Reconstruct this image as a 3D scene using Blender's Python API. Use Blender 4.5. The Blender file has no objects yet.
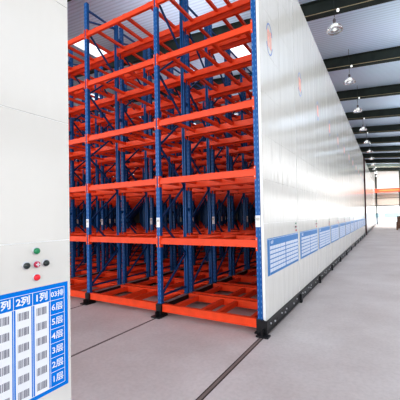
import bpy, math, random
from mathutils import Matrix, Vector
random.seed(7)
C = bpy.context.scene.collection
PI = math.pi

# ------------------------------------------------------------------ materials
def new_mat(name):
    m = bpy.data.materials.new(name); m.use_nodes = True
    nt = m.node_tree
    return m, nt, nt.nodes['Principled BSDF']

def mat(name, col, rough=.5, metal=0, var=.06, scale=6, coat=0, emit=None, es=0, bump=0, bscale=60, spec=.5):
    m, nt, b = new_mat(name)
    N, L = nt.nodes, nt.links
    tc = N.new('ShaderNodeTexCoord')
    nz = N.new('ShaderNodeTexNoise'); nz.inputs['Scale'].default_value = scale; nz.inputs['Detail'].default_value = 4
    L.new(tc.outputs['Object'], nz.inputs['Vector'])
    rp = N.new('ShaderNodeValToRGB')
    rp.color_ramp.elements[0].position = .3; rp.color_ramp.elements[1].position = .7
    rp.color_ramp.elements[0].color = (*[max(0, c*(1-var)) for c in col], 1)
    rp.color_ramp.elements[1].color = (*[min(1, c*(1+var)) for c in col], 1)
    L.new(nz.outputs['Fac'], rp.inputs['Fac']); L.new(rp.outputs['Color'], b.inputs['Base Color'])
    b.inputs['Roughness'].default_value = rough; b.inputs['Metallic'].default_value = metal
    b.inputs['Coat Weight'].default_value = coat; b.inputs['Specular IOR Level'].default_value = spec
    if emit:
        b.inputs['Emission Color'].default_value = (*emit, 1); b.inputs['Emission Strength'].default_value = es
    if bump:
        n2 = N.new('ShaderNodeTexNoise'); n2.inputs['Scale'].default_value = bscale
        L.new(tc.outputs['Object'], n2.inputs['Vector'])
        bp = N.new('ShaderNodeBump'); bp.inputs['Strength'].default_value = bump; bp.inputs['Distance'].default_value = .01
        L.new(n2.outputs['Fac'], bp.inputs['Height']); L.new(bp.outputs['Normal'], b.inputs['Normal'])
    return m

M = {}
M['orange'] = mat('orange_paint', (.86, .078, .018), .42, coat=.12, spec=.35, var=.08)
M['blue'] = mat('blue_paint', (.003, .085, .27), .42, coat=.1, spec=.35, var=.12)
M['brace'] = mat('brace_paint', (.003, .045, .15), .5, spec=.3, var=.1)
M['black'] = mat('black_steel', (.012, .012, .014), .45, var=.3)
M['steel'] = mat('bright_steel', (.62, .62, .64), .35, .7)
M['whiteedge'] = mat('white_edge', (.88, .89, .90), .4)
M['sticker'] = mat('sticker_white', (.86, .86, .88), .5, var=.12, scale=60)
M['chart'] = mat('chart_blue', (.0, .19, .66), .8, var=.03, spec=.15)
M['chartfar'] = mat('chart_blue_far', (.015, .18, .48), .4, var=.03)  # duller blue for the charts on the farther panels
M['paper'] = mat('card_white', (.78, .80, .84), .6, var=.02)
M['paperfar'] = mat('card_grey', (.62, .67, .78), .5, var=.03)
M['ink'] = mat('ink_grey', (.18, .18, .22), .6)
M['green'] = mat('green_button', (.0, .22, .08), .25, coat=.5)
M['red'] = mat('red_button', (.75, .01, .03), .25, coat=.5)
M['darkbutton'] = mat('dark_button', (.01, .02, .02), .2, coat=.5)
M['crimson'] = mat('crimson_button', (.5, .02, .07), .3, coat=.4)
M['emblemblue'] = mat('emblem_blue', (.14, .22, .50), .4)
M['emblemred'] = mat('emblem_red', (.85, .38, .30), .4)
M['rafter'] = mat('rafter_paint', (.026, .034, .030), .6, spec=.2, var=.25, scale=2)
M['conduit'] = mat('conduit_tan', (.35, .29, .18), .5)
M['wall'] = mat('wall_white', (.82, .80, .76), .8, var=.04, scale=.6)
M['dim'] = mat('shaded_cladding', (.08, .075, .075), .8)  # dark colour stands in for the shade behind the racks
M['housing'] = mat('housing_grey', (.12, .11, .12), .4)
M['maroon'] = mat('maroon_steel', (.05, .012, .014), .6, spec=.2)
M['groove'] = mat('groove_brown', (.05, .035, .03), .8)
M['railtop'] = mat('rail_worn', (.22, .17, .15), .5)
M['beige'] = mat('beige_cladding', (.62, .54, .46), .7, var=.06)
M['carton'] = mat('carton_brown', (.17, .09, .06), .8, var=.15)
M['wood'] = mat('pallet_wood', (.35, .22, .12), .8, var=.2)
M['skylight'] = mat('skylight_sheet', (.9, .92, .95), .5, emit=(.92, .96, 1), es=1.1)
M['lampwhite'] = mat('lamp_white', (.9, .9, .88), .3, emit=(1, 1, .97), es=.6)
M['crane'] = mat('crane_orange', (.80, .08, .02), .45, emit=(1, .14, .02), es=.05)  # slight glow added to the paint to lift the girder
M['craneyellow'] = mat('crane_yellow', (1, .20, .03), .45, emit=(1, .3, .05), es=.03)  # stripe paint also given a slight added glow
M['vanblue'] = mat('van_blue', (.55, .80, .88), .4)
M['ground'] = mat('outside_paving', (.75, .75, .73), .9)

# glossy white sheet panel with slow waviness so that reflections streak
def panel_mat():
    m, nt, b = new_mat('white_panel')
    N, L = nt.nodes, nt.links
    tc = N.new('ShaderNodeTexCoord'); mp = N.new('ShaderNodeMapping')
    mp.inputs['Scale'].default_value = (1, 5, .8)
    L.new(tc.outputs['Object'], mp.inputs['Vector'])
    nz = N.new('ShaderNodeTexNoise'); nz.inputs['Scale'].default_value = 1.2; nz.inputs['Detail'].default_value = 2
    L.new(mp.outputs['Vector'], nz.inputs['Vector'])
    bp = N.new('ShaderNodeBump'); bp.inputs['Strength'].default_value = .4; bp.inputs['Distance'].default_value = .02
    L.new(nz.outputs['Fac'], bp.inputs['Height']); L.new(bp.outputs['Normal'], b.inputs['Normal'])
    b.inputs['Base Color'].default_value = (.68, .665, .63, 1)
    b.inputs['Roughness'].default_value = .13
    b.inputs['Specular IOR Level'].default_value = .4
    return m
M['panel'] = panel_mat()

def post_mat():                       # blue upright with a punched row of pale slots down its face
    m, nt, b = new_mat('blue_punched')
    N, L = nt.nodes, nt.links
    tc = N.new('ShaderNodeTexCoord'); sp = N.new('ShaderNodeSeparateXYZ')
    L.new(tc.outputs['Object'], sp.inputs[0])
    def mth(op, a, v=None, c=None):
        n = N.new('ShaderNodeMath'); n.operation = op
        for i, q in enumerate((a, v, c)):
            if q is None: continue
            if isinstance(q, (int, float)): n.inputs[i].default_value = q
            else: L.new(q, n.inputs[i])
        return n.outputs[0]
    fz = mth('FRACT', mth('MULTIPLY', sp.outputs[2], 1/.075))
    zz = mth('LESS_THAN', fz, .42)
    ax = mth('ABSOLUTE', sp.outputs[0])
    hx = mth('MULTIPLY', mth('GREATER_THAN', ax, .017), mth('LESS_THAN', ax, .028))
    f = mth('MULTIPLY', zz, hx)
    mx = N.new('ShaderNodeMix'); mx.data_type = 'RGBA'
    L.new(f, mx.inputs[0]); mx.inputs[6].default_value = (.003, .10, .33, 1); mx.inputs[7].default_value = (.12, .27, .55, 1)
    L.new(mx.outputs[2], b.inputs['Base Color'])
    b.inputs['Roughness'].default_value = .42; b.inputs['Coat Weight'].default_value = .1; b.inputs['Specular IOR Level'].default_value = .35
    return m
M['post'] = post_mat()

def floor_mat():
    m, nt, b = new_mat('concrete')
    N, L = nt.nodes, nt.links
    tc = N.new('ShaderNodeTexCoord')
    n1 = N.new('ShaderNodeTexNoise'); n1.inputs['Scale'].default_value = .7; n1.inputs['Detail'].default_value = 7; n1.inputs['Roughness'].default_value = .62
    n2 = N.new('ShaderNodeTexNoise'); n2.inputs['Scale'].default_value = 25; n2.inputs['Detail'].default_value = 6
    L.new(tc.outputs['Object'], n1.inputs['Vector']); L.new(tc.outputs['Object'], n2.inputs['Vector'])
    r1 = N.new('ShaderNodeValToRGB'); e = r1.color_ramp.elements
    e[0].position = .3; e[0].color = (.55, .465, .435, 1); e[1].position = .7; e[1].color = (.71, .635, .605, 1)
    L.new(n1.outputs['Fac'], r1.inputs['Fac'])
    mx = N.new('ShaderNodeMix'); mx.data_type = 'RGBA'; mx.blend_type = 'MULTIPLY'; mx.inputs[0].default_value = .5
    r2 = N.new('ShaderNodeValToRGB'); r2.color_ramp.elements[0].position = .35; r2.color_ramp.elements[0].color = (.86, .85, .84, 1); r2.color_ramp.elements[1].position = .6
    L.new(n2.outputs['Fac'], r2.inputs['Fac'])
    L.new(r1.outputs['Color'], mx.inputs[6]); L.new(r2.outputs['Color'], mx.inputs[7])
    L.new(mx.outputs[2], b.inputs['Base Color'])
    b.inputs['Roughness'].default_value = .55
    bp = N.new('ShaderNodeBump'); bp.inputs['Strength'].default_value = .15; bp.inputs['Distance'].default_value = .01
    L.new(n2.outputs['Fac'], bp.inputs['Height']); L.new(bp.outputs['Normal'], b.inputs['Normal'])
    return m
M['floor'] = floor_mat()

def roof_mat():                        # ribbed steel sheet, ribs run down the slope (along X)
    m, nt, b = new_mat('ribbed_roof')
    N, L = nt.nodes, nt.links
    tc = N.new('ShaderNodeTexCoord')
    wv = N.new('ShaderNodeTexWave'); wv.bands_direction = 'Y'; wv.inputs['Scale'].default_value = 2.2; wv.inputs['Distortion'].default_value = .15
    L.new(tc.outputs['Object'], wv.inputs['Vector'])
    rp = N.new('ShaderNodeValToRGB'); e = rp.color_ramp.elements
    e[0].position = .15; e[0].color = (.55, .66, .80, 1); e[1].position = .6; e[1].color = (.66, .79, .95, 1)
    L.new(wv.outputs['Fac'], rp.inputs['Fac'])
    nz = N.new('ShaderNodeTexNoise'); nz.inputs['Scale'].default_value = .5
    L.new(tc.outputs['Object'], nz.inputs['Vector'])
    mx = N.new('ShaderNodeMix'); mx.data_type = 'RGBA'; mx.blend_type = 'MULTIPLY'; mx.inputs[0].default_value = .1
    L.new(rp.outputs['Color'], mx.inputs[6]); L.new(nz.outputs['Color'], mx.inputs[7])
    L.new(mx.outputs[2], b.inputs['Base Color'])
    bp = N.new('ShaderNodeBump'); bp.inputs['Strength'].default_value = .15; bp.inputs['Distance'].default_value = .03
    L.new(wv.outputs['Fac'], bp.inputs['Height']); L.new(bp.outputs['Normal'], b.inputs['Normal'])
    b.inputs['Roughness'].default_value = .45; b.inputs['Metallic'].default_value = .2
    return m
M['roof'] = roof_mat()

def glass_mat():
    m, nt, b = new_mat('clear_glass')
    b.inputs['Base Color'].default_value = (.93, .95, .96, 1); b.inputs['Roughness'].default_value = .08
    b.inputs['Transmission Weight'].default_value = .85; b.inputs['IOR'].default_value = 1.45
    return m
M['glass'] = glass_mat()

# ------------------------------------------------------------------ mesh helpers
class MB:
    def __init__(s): s.v = []; s.f = []; s.mi = []; s.m = []
    def _m(s, m):
        m = M[m] if isinstance(m, str) else m
        if m not in s.m: s.m.append(m)
        return s.m.index(m)
    def box(s, x0, x1, y0, y1, z0, z1, m, bev=0):
        if x0 > x1: x0, x1 = x1, x0
        if y0 > y1: y0, y1 = y1, y0
        k = len(s.v); i = s._m(m)
        s.v += [(x, y, z) for z in (z0, z1) for y in (y0, y1) for x in (x0, x1)]
        for q in ((0, 2, 3, 1), (4, 5, 7, 6), (0, 1, 5, 4), (2, 6, 7, 3), (0, 4, 6, 2), (1, 3, 7, 5)):
            s.f.append([k+a for a in q]); s.mi.append(i)
        return s
    def bar(s, a, b, w, t, m, up=(0, 0, 1)):
        a = Vector(a); b = Vector(b); d = (b-a).normalized(); u = Vector(up)
        if abs(d.dot(u)) > .98: u = Vector((1, 0, 0))
        r = d.cross(u).normalized()*w/2; u = r.cross(d).normalized()*t/2
        k = len(s.v); i = s._m(m)
        for p in (a, b): s.v += [tuple(p-r-u), tuple(p+r-u), tuple(p+r+u), tuple(p-r+u)]
        for q in ((0, 3, 2, 1), (4, 5, 6, 7), (0, 1, 5, 4), (1, 2, 6, 5), (2, 3, 7, 6), (3, 0, 4, 7)):
            s.f.append([k+c for c in q]); s.mi.append(i)
        return s
    def lathe(s, c, prof, m, axis='Z', n=16):
        """prof: list of (radius, height) along axis"""
        k = len(s.v); i = s._m(m); c = Vector(c)
        for r, h in prof:
            for j in range(n):
                a = 2*PI*j/n; p, q = r*math.cos(a), r*math.sin(a)
                o = {'Z': (p, q, h), 'X': (h, p, q), 'Y': (q, h, p)}[axis]
                s.v.append(tuple(c+Vector(o)))
        for l in range(len(prof)-1):
            for j in range(n):
                s.f.append([k+l*n+j, k+l*n+(j+1) % n, k+(l+1)*n+(j+1) % n, k+(l+1)*n+j]); s.mi.append(i)
        s.f.append([k+j for j in range(n)][::-1]); s.mi.append(i)
        s.f.append([k+(len(prof)-1)*n+j for j in range(n)]); s.mi.append(i)
        return s
    def ring(s, c, ry, rz, w, x0, x1, m, a0=0, a1=2*PI, n=32):
        """flat arc band in the YZ plane, thickness x0..x1"""
        k = len(s.v); i = s._m(m)
        for j in range(n+1):
            a = a0+(a1-a0)*j/n
            for x in (x0, x1):
                for q in (0, w):
                    s.v.append((c[0]+x, c[1]+(ry-q)*math.cos(a), c[2]+(rz-q)*math.sin(a)))
        for j in range(n):
            b = k+4*j
            for q in ((2, 6, 7, 3), (0, 1, 5, 4), (0, 4, 6, 2), (1, 3, 7, 5)):
                s.f.append([b+t for t in q]); s.mi.append(i)
        return s
    def mesh(s, name, bevel=0):
        me = bpy.data.meshes.new(name); me.from_pydata(s.v, [], s.f)
        for m in s.m: me.materials.append(m)
        me.polygons.foreach_set('material_index', s.mi); me.update()
        return me
    def build(s, name, parent=None, loc=(0, 0, 0), smooth=False):
        me = s.mesh(name)
        if smooth: me.shade_smooth() if hasattr(me, 'shade_smooth') else None
        return link(name, me, parent, loc)

def link(name, me, parent=None, loc=(0, 0, 0)):
    o = bpy.data.objects.new(name, me); C.objects.link(o); o.location = loc
    if parent: o.parent = parent
    return o
def empty(name, loc=(0, 0, 0)):
    return link(name, None, None, loc)
def tag(o, label=None, cat=None, group=None, kind=None):
    if label: o['label'] = label
    if cat: o['category'] = cat
    if group: o['group'] = group
    if kind: o['kind'] = kind
    return o
kids = {}
def children(o): return [c for c in bpy.data.objects if c.parent == o]
def copy_tree(o, cmap, parent=None):
    c = o.copy(); C.objects.link(c)
    if parent: c.parent = parent
    for ch in cmap.get(o.name, ()): copy_tree(ch, cmap, c)
    return c
def child_map():
    d = {}
    for o in bpy.data.objects:
        if o.parent: d.setdefault(o.parent.name, []).append(o)
    return d

_txt = {}
def text_mesh(s, size, m, bold=.0):
    key = (s, size, m, bold)
    if key in _txt: return _txt[key]
    cu = bpy.data.curves.new('lettering', 'FONT'); cu.body = s; cu.size = size
    cu.align_x = 'CENTER'; cu.align_y = 'CENTER'; cu.extrude = .0004; cu.offset = bold; cu.resolution_u = 2
    o = bpy.data.objects.new('lettering', cu); C.objects.link(o)
    dg = bpy.context.evaluated_depsgraph_get(); dg.update()
    me = bpy.data.meshes.new_from_object(o.evaluated_get(dg))
    # local x -> +Y, y -> +Z, z -> +X : reads properly on a face that looks to +X
    me.transform(Matrix(((0, 0, 1, 0), (1, 0, 0, 0), (0, 1, 0, 0), (0, 0, 0, 1))))
    me.materials.clear(); me.materials.append(M[m])
    bpy.data.objects.remove(o); _txt[key] = me
    return me
def text(s, size, m, parent, loc, bold=0, name='lettering'):
    return link(name, text_mesh(s, size, m, bold), parent, loc)

# ------------------------------------------------------------------ dimensions (metres)
Y0 = 3.8977; P = 1.812; PW = 1.796; D1 = .81; G = .085
BW = 1.742
CX = lambda k: -.082-BW*k
NB = 8
LEV = [1.274, 2.256, 3.215, 4.285, 5.262]
ZT = 5.83; PTOP = 5.955; ZB = .205
ROWY = [(.0, D1), (D1+G, 2*D1+G)]         # two back-to-back rack rows
PW2 = .036; PD = .06                     # half width and depth of an upright

# shared part meshes, origin at the part's own corner
def post_mesh():
    b = MB()
    b.box(-PW2, PW2, 0, .012, 0, ZT-ZB, 'post')
    b.box(-PW2, -PW2+.012, .012, PD-.01, 0, ZT-ZB, 'blue').box(PW2-.012, PW2, .012, PD-.01, 0, ZT-ZB, 'blue')
    b.box(-PW2, -PW2+.028, PD-.01, PD, 0, ZT-ZB, 'blue').box(PW2-.028, PW2, PD-.01, PD, 0, ZT-ZB, 'blue')
    b.box(-PW2-.01, PW2+.01, -.006, PD+.006, 0, .012, 'blue')
    return b.mesh('post')
def post_back_mesh():
    b = MB()
    b.box(-PW2, PW2, -.012, 0, 0, ZT-ZB, 'post')
    b.box(-PW2, -PW2+.012, -PD+.01, -.012, 0, ZT-ZB, 'blue').box(PW2-.012, PW2, -PD+.01, -.012, 0, ZT-ZB, 'blue')
    b.box(-PW2, -PW2+.028, -PD, -PD+.01, 0, ZT-ZB, 'blue').box(PW2-.028, PW2, -PD, -PD+.01, 0, ZT-ZB, 'blue')
    return b.mesh('post')
def beam_mesh(side):                      # side +1: face looks to -Y, -1: face looks to +Y
    b = MB(); x0, x1 = -BW+PW2, -PW2
    s = side
    b.box(x0, x1, .004*s, .05*s, -.1, -.036, 'orange').box(x0, x1, .02*s, .05*s, -.036, 0, 'orange')
    for x, d in ((x0, 1), (x1, -1)):      # end connectors that hook the upright's face
        b.box(x, x+.006*d, -.006*s, .06*s, -.15, .035, 'orange')
        b.box(x+.004*d, x-.021*d, -.009*s, -.001*s, -.15, .035, 'orange')
        b.box(x-.012*d, x-.006*d, -.013*s, -.009*s, -.12, -.10, 'steel')
        b.box(x-.012*d, x-.006*d, -.013*s, -.009*s, .0, .02, 'steel')
    return b.mesh('load_beam')
def bar_mesh(L, h=.045, w=.05):
    b = MB(); b.box(-w/2, w/2, .02, L-.02, -h-.006, -.006, 'orange')
    b.box(-w/2-.01, w/2+.01, .015, .05, -.012, .003, 'orange').box(-w/2-.01, w/2+.01, L-.05, L-.015, -.012, .003, 'orange')
    return b.mesh('cross_bar')
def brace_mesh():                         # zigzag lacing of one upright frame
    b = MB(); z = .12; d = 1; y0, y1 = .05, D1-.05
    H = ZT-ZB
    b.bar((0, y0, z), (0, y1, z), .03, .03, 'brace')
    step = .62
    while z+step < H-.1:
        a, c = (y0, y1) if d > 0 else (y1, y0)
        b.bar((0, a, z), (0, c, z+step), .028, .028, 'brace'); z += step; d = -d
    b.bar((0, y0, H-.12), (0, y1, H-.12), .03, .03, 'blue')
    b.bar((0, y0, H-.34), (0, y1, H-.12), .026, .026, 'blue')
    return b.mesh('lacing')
MP, MPB, MBF, MBR, MCB, MBRC = post_mesh(), post_back_mesh(), beam_mesh(1), beam_mesh(-1), bar_mesh(D1), brace_mesh()
BARX = [-.16, -.72, -.98, -1.5]

def base_parts(root, near=False, nb=NB):
    # black foot and runner under every column of uprights
    for k in range(nb+1):
        x = CX(k); b = MB()
        b.box(x-.045, x+.045, .03, 1.72, .03, .185, 'black').box(x-.03, x+.03, .05, 1.70, .185, .2, 'steel')
        for y, s in ((0, 1), (1.735, -1)):
            b.box(x-.055, x+.055, y-.008*s, y+.12*s, .02, ZB, 'black')
            b.box(x-.085, x+.085, y-.01*s, y+.10*s, .003, .022, 'black')
        b.build('runner', root)
    fb = MB(); fb.box(-BW+.055, -.055, 0, .055, -.12, 0, 'orange').box(-BW+.055, -.055, -.006, .0, -.018, 0, 'orange').box(-BW+.055, -.055, -.006, 0, -.12, -.105, 'orange')
    fm = fb.mesh('base_beam')
    for k in range(nb):
        for y in (.0, D1-.055, D1+G, 2*D1+G-.055):
            link('base_beam', fm, root, (CX(k), y, ZB))
    bm = bar_mesh(D1, .08, .06)
    for k in range(nb):
        for ys, _ in ROWY:
            for bx in BARX: link('base_bar', bm, root, (CX(k)+bx, ys, ZB-.01))
    # black kick rail below the white panel
    b = MB()
    b.box(-.05, .018, 0, PW-.004, .03, .183, 'black').box(.018, .03, 0, PW-.004, .03, .05, 'black').box(.018, .03, 0, PW-.004, .17, .183, 'black')
    b.box(.0, .055, PW-.07, PW, .003, .16, 'black')
    kr = b.build('kick_rail', root)
    bo = MB().lathe((0, 0, 0), [(.014, 0), (.014, .012), (.008, .018)], 'steel', 'X', 10).mesh('bolt')
    for y, z in ((.12, .13), (.30, .11), (.62, .13), (.80, .09), (.86, .13), (1.3, .1), (1.5, .13)): link('bolt', bo, kr, (.018, y, z))
    hc = MB().lathe((0, 0, 0), [(.02, 0), (.02, .006)], 'black', 'X', 10).mesh('wheel_cap')
    for y, z in ((.2, .09), (.42, .1), (1.0, .1), (1.62, .09)): link('wheel_cap', hc, kr, (.018, y, z))

def end_panel(root, near=False):
    b = MB(); T = .04
    b.box(-T, -.004, 0, PW, .187, PTOP, 'whiteedge')
    zs = [.187]+[.285+.6067*i for i in range(1, 10)]+[PTOP]
    zs = [.187, .892, 1.498, 2.105, 2.725, 3.34, 3.95, 4.57, 5.18, PTOP]
    mid = PW*.5; g = .0022 if near else .001
    for a, c in zip(zs, zs[1:]):
        if near: b.box(-.004, 0, g, PW-g, a+g, c-g, 'panel')
        else:
            b.box(-.004, 0, .006, mid-.003, a+g, c-g, 'panel').box(-.004, 0, mid+.003, PW-.006, a+g, c-g, 'panel')
    p = b.build('end_panel', root)
    # emblem: blue open ring with red characters
    c = (0, .42, 4.22); b = MB()
    b.ring(c, .14, .24, .02, 0, .002, 'emblemblue', .12*PI, .88*PI)
    b.ring(c, .14, .24, .02, 0, .002, 'emblemblue', 1.12*PI, 1.88*PI)
    e = b.build('emblem', root); b = MB()
    for y0, y1, z0, z1 in ((-.11, -.08, -.13, .13), (-.11, -.02, .10, .13), (-.05, -.02, .0, .13), (-.11, -.02, -.01, .02), (-.05, -.02, -.13, -.01),
                           (.02, .05, -.13, .13), (.02, .11, .10, .13), (.08, .11, -.13, .13), (.02, .11, -.13, -.10)):
        b.box(0, .002, c[1]+y0*.75, c[1]+y1*.75, c[2]+z0, c[2]+z1, 'emblemred')
    b.build('emblem_mark', e)
    # push buttons near the far edge
    by = PW-.179
    for dy, dz, m, nm in ((0, .063, 'green', 'green'), (-.046, 0, 'darkbutton', 'black'), (.045, 0, 'darkbutton', 'black'), (0, 0, 'crimson', 'crimson'), (0, -.061, 'red', 'red')):
        q = MB().lathe((0, by+dy, 1.394+dz), [(.0185, 0), (.0185, .004), (.015, .006)], 'steel', 'X', 20)
        q.lathe((0, by+dy, 1.394+dz), [(.0145, .004), (.0145, .012), (.012, .016), (.005, .018)], m, 'X', 20)
        if nm == 'crimson':
            q.box(.017, .0195, by-.009, by+.009, 1.3915, 1.3965, 'paper').box(.017, .0195, by-.0025, by+.0025, 1.385, 1.403, 'paper')
        tag(q.build('push_button', root), nm+' push button')
    return p

def chart_near(root):
    # the chart on the nearest panel: row numbers in a blue column on its right
    y1 = PW-.018; y0 = .1; z1 = 1.284; z0 = .764
    ch = MB().box(0, .0015, y0, y1, z0, z1, 'chart').build('rack_chart', root)
    b = MB(); L = .0025
    def ln(a, c, d, e, w=.0022):
        if a == c: b.box(.001, L, a-w/2, a+w/2, d, e, 'paper')
        else: b.box(.001, L, a, c, d-w/2, d+w/2, 'paper')
    r1 = y1-.020; top = z1-.021; bot = z0+.02
    hz = 1.204; rows = [hz-(hz-bot)*i/6 for i in range(7)]
    c0 = r1-.074
    ln(y0+.02, r1, top, top); ln(y0+.02, r1, bot, bot); ln(r1, r1, bot, top); ln(c0, c0, bot, top); ln(y0+.02, r1, hz, hz)
    for z in rows[1:-1]: ln(c0, r1, z, z)
    cw = .0835; cols = [c0-.004-cw*i for i in range(18)]
    for c in cols[1:]:
        if c-cw < y0: break
        ln(c+.003, c+.003, bot, top)
    b.build('chart_line', ch)
    text('03排', .034, 'paper', ch, (.0018, (c0+r1)/2, (hz+top)/2-.001), .0006)
    for i in range(6):
        text('%d层' % (6-i), .041, 'paper', ch, (.0018, (c0+r1)/2, (rows[i]+rows[i+1])/2-.001), .0006)
    # one card mesh: white slip with grey bars
    def card():
        q = MB(); h = rows[0]-rows[1]
        q.box(.001, .003, -cw+.011, -.004, -h+.0, -.0, 'paper')
        y = -cw+.020; r = random.Random(3)
        while y < -.016:
            w = r.choice((.002, .003, .0045)); q.box(.003, .0036, y, y+w, -h*.74, -h*.24, 'ink'); y += w+r.choice((.0018, .0025, .0035))
        return q.mesh('barcode_card')
    cm = card(); 
    for j in range(18):
        c = cols[j]
        if c-cw < y0: break
        text('%d列' % (j+1), .042, 'paper', ch, (.0018, c-cw/2+.003, (hz+top)/2-.001), .0014)
        if j < 16:
            for i in range(6): link('barcode_card', cm, ch, (0, c, rows[i]-.0012))
    return ch

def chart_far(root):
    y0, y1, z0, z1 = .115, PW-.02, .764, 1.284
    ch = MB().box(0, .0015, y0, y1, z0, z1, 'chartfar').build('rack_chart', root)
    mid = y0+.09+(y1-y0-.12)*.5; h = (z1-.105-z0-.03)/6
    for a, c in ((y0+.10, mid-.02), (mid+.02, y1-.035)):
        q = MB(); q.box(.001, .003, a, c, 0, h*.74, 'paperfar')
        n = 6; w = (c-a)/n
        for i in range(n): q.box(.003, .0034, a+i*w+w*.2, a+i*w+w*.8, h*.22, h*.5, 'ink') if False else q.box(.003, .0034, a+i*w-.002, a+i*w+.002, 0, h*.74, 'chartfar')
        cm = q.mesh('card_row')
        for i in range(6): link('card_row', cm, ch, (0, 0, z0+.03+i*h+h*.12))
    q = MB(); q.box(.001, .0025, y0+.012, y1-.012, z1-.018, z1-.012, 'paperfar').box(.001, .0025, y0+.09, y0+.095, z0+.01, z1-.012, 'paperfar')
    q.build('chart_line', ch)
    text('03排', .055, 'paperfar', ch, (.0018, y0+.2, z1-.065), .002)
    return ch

def rack_rows(root, nb=NB, indiv=5, bars=True, first_only=False):
    for k in range(nb+1):
        for ys, ye in ROWY:
            link('post', MP, root, (CX(k), ys, ZB)); link('post', MPB, root, (CX(k), ye, ZB))
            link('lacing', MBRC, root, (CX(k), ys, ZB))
        b = MB()
        for zz, h in ((1.45, .16),): b.box(CX(k)-.036, CX(k)+.036, -.004, 0, zz, zz+h, 'sticker')
        for q in range(5): b.box(CX(k)-.026+q*.011, CX(k)-.021+q*.011, -.0045, -.004, 1.54, 1.58, 'conduit')
        b.build('post_sticker', root)
    # spacers between the two rows
    sp = MB()
    sp.box(-.02, .02, D1, D1+G, -.03, .03, 'blue'); spm = sp.mesh('row_spacer')
    for k in range(nb+1):
        for z in (1.75, 3.75, 5.5): link('row_spacer', spm, root, (CX(k), 0, z))
    for z in LEV:
        for k in range(min(nb, indiv)):
            for ys, ye in ROWY:
                link('load_beam', MBF, root, (CX(k), ys, z)); link('load_beam', MBR, root, (CX(k), ye, z))
            if bars:
                for bx in BARX: link('cross_bar', MCB, root, (CX(k)+bx, 0, z))
    def append(dst, me, loc):
        k = len(dst.v); idx = [dst._m(m) for m in me.materials]
        dst.v += [(v.co.x+loc[0], v.co.y+loc[1], v.co.z+loc[2]) for v in me.vertices]
        for p in me.polygons: dst.f.append([k+i for i in p.vertices]); dst.mi.append(idx[p.material_index])
    sb, sc = MB(), MB()
    for z in LEV:
        for k in range(nb):
            for r, (ys, ye) in enumerate(ROWY):
                if k >= indiv: append(sb, MBF, (CX(k), ys, z)); append(sb, MBR, (CX(k), ye, z))
                if k >= indiv or r == 1 or not bars:
                    for bx in BARX: append(sc, MCB, (CX(k)+bx, ys, z))
    if sb.v: tag(sb.build('load_beam', root), kind='stuff')
    if sc.v: tag(sc.build('cross_bar', root), kind='stuff')

GRP = 'mobile racks packed in a row behind the open aisle'
ORD = ['', 'second', 'third', 'fourth', 'fifth', 'sixth', 'seventh', 'eighth', 'ninth', 'tenth', 'eleventh', 'twelfth']
# first rack behind the aisle
r0 = empty('mobile_rack', (0, Y0, 0))
tag(r0, 'orange and blue mobile pallet rack whose whole open front faces the aisle', 'storage rack', GRP)
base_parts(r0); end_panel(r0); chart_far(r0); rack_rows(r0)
cm = child_map()
for i in range(1, 12):
    if i < 5: c = copy_tree(r0, cm)
    else:
        if i == 5:
            c = r5 = empty('mobile_rack'); base_parts(r5); end_panel(r5); chart_far(r5); rack_rows(r5, bars=False); cm = child_map()
        else: c = copy_tree(r5, cm)
    c.location = (0, Y0+P*i, 0)
    tag(c, '%s white-ended mobile rack counting back from the open aisle' % ORD[i], 'storage rack', GRP)
# floor stops in front of the first rack's feet
for k in range(NB+1):
    x = CX(k)+(.06 if k == 0 else 0)
    b = MB().box(x-.085, x+.085, -.12, -.01, .004, .024, 'black').box(x-.006, x+.006, -.11, -.03, .024, .10, 'black').box(x-.05, x+.05, -.035, -.01, .024, .2, 'black')
    b.build('foot_plate', r0)
# the rack on the camera's side of the aisle
rn = empty('mobile_rack', (0, 1.020-PW, 0))
tag(rn, 'nearest mobile rack, its white end panel with blue barcode chart fills the left edge', 'storage rack')
end_panel(rn, near=True); chart_near(rn); base_parts(rn, nb=1)
for k in (0,):
    for ys, ye in ROWY:
        link('post', MP, rn, (CX(k), ys, ZB)); link('post', MPB, rn, (CX(k), ye, ZB)); link('lacing', MBRC, rn, (CX(k), ys, ZB))
# distant second block beyond a gap
YB = Y0+12*P+1.5
rf = empty('distant_rack', (0, YB, 0))
b = MB(); b.box(-.055, 0, 0, PW, .187, PTOP, 'panel'); b.build('end_panel', rf)
b = MB(); b.box(-.05, .02, 0, PW, 0, .187, 'black'); b.build('kick_rail', rf)
for ys, ye in ROWY:
    for k in range(4): link('post', MP, rf, (CX(k), ys, ZB)); link('post', MPB, rf, (CX(k), ye, ZB)); link('lacing', MBRC, rf, (CX(k), ys, ZB))
for z in LEV:
    for k in range(3):
        link('load_beam', MBF, rf, (CX(k), 0, z)); link('load_beam', MBR, rf, (CX(k), 2*D1+G, z))
cm = child_map()
for i in range(12):
    c = rf if i == 0 else copy_tree(rf, cm)
    c.location = (0, YB+P*i, 0)
    tag(c, 'first white rack end beyond the dark gap, far down the corridor' if i == 0 else '%s white rack end beyond the dark gap' % ORD[i], 'storage rack', 'far block of mobile racks')

# ------------------------------------------------------------------ setting
XL, XR, YN, YF = -21., 6.5, -8., 52.5
def struct(b, name): return tag(b.build(name), kind='structure')
struct(MB().box(XL, XR, YN, YF, -.2, 0, 'floor'), 'floor')
struct(MB().box(-60, 60, YF, 140, -.2, -.02, 'ground'), 'ground')
n = 0
for k in range(0, 9):
    n += 1; x = -.03 if k == 0 else CX(k)
    b = MB(); w = .03 if k == 0 else .016
    b.box(x-w, x+w, YN, 50, -.01, .0015, 'groove').box(x-w*.5, x+w*.5, YN, 50, 0, .003, 'railtop')
    struct(b, 'trim_%d' % n)
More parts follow.
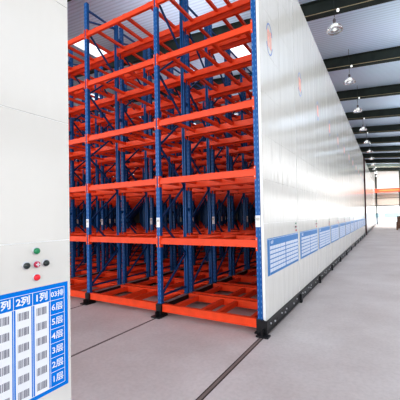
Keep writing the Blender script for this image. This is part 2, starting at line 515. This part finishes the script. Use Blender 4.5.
# roof: slopes gently down to the right, ridge over the racks
XRG = -14.
def rz(x): return 8.55-.085*(x+.6) if x > XRG else 8.55-.085*(XRG+.6)-.085*(XRG-x)
b = MB()
k = len(b.v); b._m('roof')
ys = [YN, YF]
for x in (XR, XRG, XL):
    for y in ys: b.v += [(x, y, rz(x)), (x, y, rz(x)+.08)]
for j in range(2):
    a = j*4; b.f += [[a, a+4, a+6, a+2], [a+1, a+3, a+7, a+5]]; b.mi += [0, 0]
struct(b, 'ceiling')
RY = [6.05+4.13*i for i in range(-2, 12)]
for i, y in enumerate(RY):
    b = MB()
    for xa, xb in ((XR, XRG), (XRG, XL)):
        za, zb = rz(xa), rz(xb)
        b.bar((xa, y, za-.50), (xb, y, zb-.50), .2, .03, 'rafter'); b.bar((xa, y, za-.03), (xb, y, zb-.03), .2, .03, 'rafter')
        b.bar((xa, y, za-.26), (xb, y, zb-.26), .02, .46, 'rafter')
    o = b.build('roof_rafter')
    w = ['nearest', 'second nearest', 'third nearest', 'fourth nearest', 'fifth nearest', 'sixth nearest', 'seventh nearest', 'eighth nearest', 'ninth nearest', 'tenth nearest', 'eleventh nearest', 'twelfth nearest', 'next to last', 'last']
    tag(o, 'dark green steel roof rafter, %s along the ceiling' % w[i], 'roof beam', 'dark rafters across the roof')
    b = MB().bar((XR, y-.11, rz(XR)-.47), (-4, y-.11, rz(-4)-.47), .018, .018, 'conduit')
    b.build('conduit', o)
    x = .3; z = rz(x)-.54
    MB().lathe((x, y-.12, z+.02), [(.02, -.05), (.042, -.03), (.042, .02), (.03, .04)], 'lampwhite', n=14).build('junction_lamp', o)
# skylights
n = 0
for x, yo in ((-3.9, 12.0), (-10.0, 9.1), (-15.2, 13.6), (-8.2, 19.6), (-3.9, 24.4), (-13.0, 22.0), (-10., 29.), (-15.2, 18.5)):
    n += 1
    b = MB().bar((x-.45, yo, rz(x-.45)-.02), (x+.45, yo, rz(x+.45)-.02), 1.5, .015, 'skylight')
    struct(b, 'window_%d' % n)
# high-bay lamps hanging over the corridor
lamp = empty('high_bay_lamp')
MB().lathe((0, 0, 0), [(.008, .42), (.008, 1.45)], 'black', n=8).build('rod', lamp)
MB().ring((0, 0, .40), .035, .045, .01, -.005, .005, 'black').build('hook', lamp)
MB().lathe((0, 0, 0), [(.035, .14), (.045, .18), (.045, .27), (.025, .31)], 'housing', n=16).build('housing', lamp)
MB().lathe((0, 0, 0), [(.235, -.06), (.235, -.03), (.20, .03), (.13, .10), (.06, .15)], 'glass', n=24).build('shade', lamp)
MB().lathe((0, 0, 0), [(.03, -.03), (.06, .0), (.06, .05), (.03, .12)], 'lampwhite', n=14).build('bulb', lamp)
cm = child_map()
for i in range(1, 12):
    c = lamp if i == 1 else copy_tree(lamp, cm)
    y = RY[i+2]-.6
    x = .25; c.location = (x, y, 7.12)
    tag(c, 'clear domed high-bay lamp hanging over the corridor, %s' % ('nearest to the camera' if i == 1 else ORD[i-1]+' along the line' if i > 1 else ''), 'ceiling lamp', 'high-bay lamps over the corridor')
# a row of lamps over the racks, too
for i in range(1, 11, 2):
    c = copy_tree(lamp, cm); x = -9.5; c.location = (x, RY[i]-.55, rz(x)-1.46)
    tag(c, 'high-bay lamp hanging above the left part of the racks, %s from the camera' % ['first', 'second', 'third', 'fourth', 'fifth'][i//2], 'ceiling lamp', 'high-bay lamps over the racks')

# walls; left and right ones are unseen, added for light and reflections
b = MB(); b.box(XL-.2, XL, YN, YF, 0, 5.2, 'dim').box(XL-.2, XL, YN, YF, 7.0, rz(XL)+.05, 'dim'); 
for i in range(16): b.box(XL-.2, XL, YN+i*4-.3, YN+i*4+.3, 5.2, 7.0, 'dim')
struct(b, 'unseen_wall_left')
struct(MB().box(XL-.12, XL-.1, YN, YF, 5.2, 7.0, 'glass'), 'window_90')
b = MB()
b.box(XL, -2.2, YF, YF+.2, 0, 8.0, 'dim').box(-2.2, -.6, YF, YF+.2, 0, 8.0, 'wall').box(-.6, XR, YF, YF+.2, 4.4, 8.4, 'wall').box(4.6, XR, YF, YF+.2, 0, 4.4, 'wall')
b.box(XL, XR, YF, YF+.2, 8.0, 9.6, 'wall')
struct(b, 'wall_back')
b = MB().box(-.6, 4.6, YF-.05, YF-.0, 2.75, 4.45, 'beige').box(-.6, 4.6, YF-.08, YF-.05, 2.72, 2.85, 'rafter').box(-.6, 4.6, YF-.08, YF-.05, 3.9, 3.96, 'rafter')
struct(b, 'door_1')
b = MB().box(.03, .2, YF-.9, YF-.75, 0, 8, 'rafter').box(.0, .23, YF-.93, YF-.72, 5.4, 7.4, 'rafter'); tag(b.build('steel_column'), 'thin dark steel column at the far end beside the last rack', 'column')
b = MB().box(3.05, 3.3, YF-2.6, YF-2.3, 0, 7.9, 'rafter').bar((3.15, YF-2.45, 6.6), (4.6, YF-2.45, 8.0), .2, .2, 'rafter'); tag(b.build('steel_column'), 'dark braced steel column right of the bright far doorway', 'column')
b = MB()  # unseen windowed wall, added to shape light and panel reflections
for z0, z1 in ((0, .9), (3.4, 4.6), (7.0, 8.0)): b.box(XR, XR+.2, YN, YF, z0, z1, 'wall')
for y in RY: b.box(XR-.05, XR+.25, y-.25, y+.25, 0, 8.0, 'wall')
struct(b, 'unseen_wall_right')
b = MB().box(-.1, .07, 25.75, 25.78, 0, 5.9, 'maroon').box(-.1, .07, 25.95, 25.98, 0, 5.9, 'maroon').box(-.025, -.005, 25.78, 25.95, 0, 5.9, 'maroon').box(-.14, .11, 25.72, 26.01, 0, .02, 'maroon')
tag(b.build('steel_column'), 'dark maroon post in the gap between the two blocks of racks', 'column')
# crane girder
cr = empty('overhead_crane', (.2, YF-1.6, 0))
MB().box(-.9, 3.0, 0, .35, 4.75, 5.2, 'crane').box(-.9, 3.0, -.12, .47, 5.2, 5.25, 'crane').box(-.9, 3.0, -.12, .47, 4.7, 4.75, 'crane').build('girder', cr)
tag(MB().box(.3, 2.9, -.03, 0, 4.88, 5.08, 'craneyellow').build('girder_stripe', cr), 'yellow stripe along the girder')
for x in (-.9, 2.75): MB().box(x, x+.22, -.3, .65, 4.55, 4.7, 'black').build('end_truck', cr); MB().box(x+.06, x+.16, .12, .22, 0, 4.55, 'black').box(x-.05, x+.27, 0, .34, 0, .03, 'black').build('leg', cr)
tag(cr, 'orange and yellow crane girder spanning the corridor before the far wall', 'crane')
# board fence outside the door
vn = empty('hoarding', (0, YF+7, 0))
for x0, x1 in ((-1.4, .3), (1.0, 3.2)):
    MB().box(x0, x1, 0, .04, .9, 1.7, 'vanblue').box(x0, x1, -.02, 0, 1.66, 1.72, 'whiteedge').build('board', vn)
    for x in (x0, x1): MB().box(x-.04, x+.04, .04, .12, -.02, 1.75, 'whiteedge').box(x-.15, x+.15, -.05, .2, -.02, .0, 'whiteedge').build('leg', vn)
tag(vn, 'pale blue board hoarding standing outside the bright far doorway', 'fence')
# cartons on a pallet at the right
px, py = 2.2, 33.6
b = MB()
for i in range(5): b.box(px+i*.26, px+i*.26+.14, py, py+1.2, .11, .135, 'wood').box(px+i*.26, px+i*.26+.14, py, py+1.2, 0, .02, 'wood')
for i in range(3):
    for j in range(3): b.box(px+i*.52, px+i*.52+.14, py+j*.53, py+j*.53+.14, .02, .11, 'wood')
tag(b.build('pallet'), 'wooden pallet under the dark cartons at the right of the corridor', 'pallet')
for z0, z1, lb in ((.135, .78, 'large dark brown carton lying directly on the pallet'), (.78, 1.32, 'smaller dark brown carton stacked on top of another carton')):
    o = empty('carton', (px, py, z0)); s = 0 if z0 < .5 else .08
    MB().box(s, 1.1-s, s, 1.1-s, .001, z1-z0-.003, 'carton').build('carton_body', o)
    MB().box(s-.002, 1.1-s+.002, 0.5, .6, .001, z1-z0-.002, 'wood').build('tape', o)
    tag(o, lb, 'carton')

# ------------------------------------------------------------------ light
w = bpy.data.worlds.new('World'); bpy.context.scene.world = w; w.use_nodes = True
nt = w.node_tree; bg = nt.nodes['Background']
tc = nt.nodes.new('ShaderNodeTexCoord'); sp = nt.nodes.new('ShaderNodeSeparateXYZ'); rp = nt.nodes.new('ShaderNodeValToRGB')
nt.links.new(tc.outputs['Generated'], sp.inputs[0]); nt.links.new(sp.outputs[2], rp.inputs['Fac'])
e = rp.color_ramp.elements; e[0].position = 0; e[0].color = (1, .99, .97, 1); e[1].position = .6; e[1].color = (.80, .88, 1, 1)
nt.links.new(rp.outputs['Color'], bg.inputs['Color']); bg.inputs['Strength'].default_value = 2.35
def area(name, loc, rot, sx, sy, power, col=(1, 1, 1)):
    l = bpy.data.lights.new(name, 'AREA'); l.shape = 'RECTANGLE'; l.size = sx; l.size_y = sy; l.energy = power; l.color = col
    o = bpy.data.objects.new(name, l); C.objects.link(o); o.location = loc; o.rotation_euler = rot; return o
for y in (5.2, 11, 20):  # added fill over the rack interior, no lamp hangs there
    area('fill_light', (-6, y, 8.3), (0, 0, 0), 4, 2, 70)
area('fill_light', (1.5, 45, 7.6), (math.radians(35), 0, 0), 4, 3, 900)  # added fill that brightens the far wall

for x, y, p in ((-4.5, 8.5, 80), (-7, 15, 80), (-4.5, 22, 70), (4.3, 6, 80), (4.3, 13, 80), (4.3, 22, 80), (4.3, 33, 80)):  # unseen upward fill, added to brighten the roof underside
    area('roof_fill', (x, y, 6.4), (PI, 0, 0), 2.2, 3, p, (.86, .93, 1))

# ------------------------------------------------------------------ camera
yaw, pitch, roll = -0.5112, .0219, -.0205
F = Vector((math.sin(yaw)*math.cos(pitch), math.cos(yaw)*math.cos(pitch), math.sin(pitch)))
R = Vector((math.cos(yaw), -math.sin(yaw), 0)); U = R.cross(F)
c, s = math.cos(roll), math.sin(roll)
R, U = c*R+s*U, -s*R+c*U
cam = bpy.data.cameras.new('camera'); co = bpy.data.objects.new('camera', cam); C.objects.link(co)
co.matrix_world = Matrix(((R.x, U.x, -F.x, 1.453), (R.y, U.y, -F.y, 0), (R.z, U.z, -F.z, 1.6), (0, 0, 0, 1)))
cam.sensor_width = 36; cam.lens = 304.75/400*36
cam.shift_x = -16.02/400; cam.shift_y = 10.3/400
cam.clip_end = 400; cam.clip_start = .05
sc = bpy.context.scene; sc.camera = co
sc.view_settings.view_transform = 'Standard'; sc.view_settings.exposure = 0
try: sc.view_settings.look = 'Medium High Contrast'
except Exception: pass
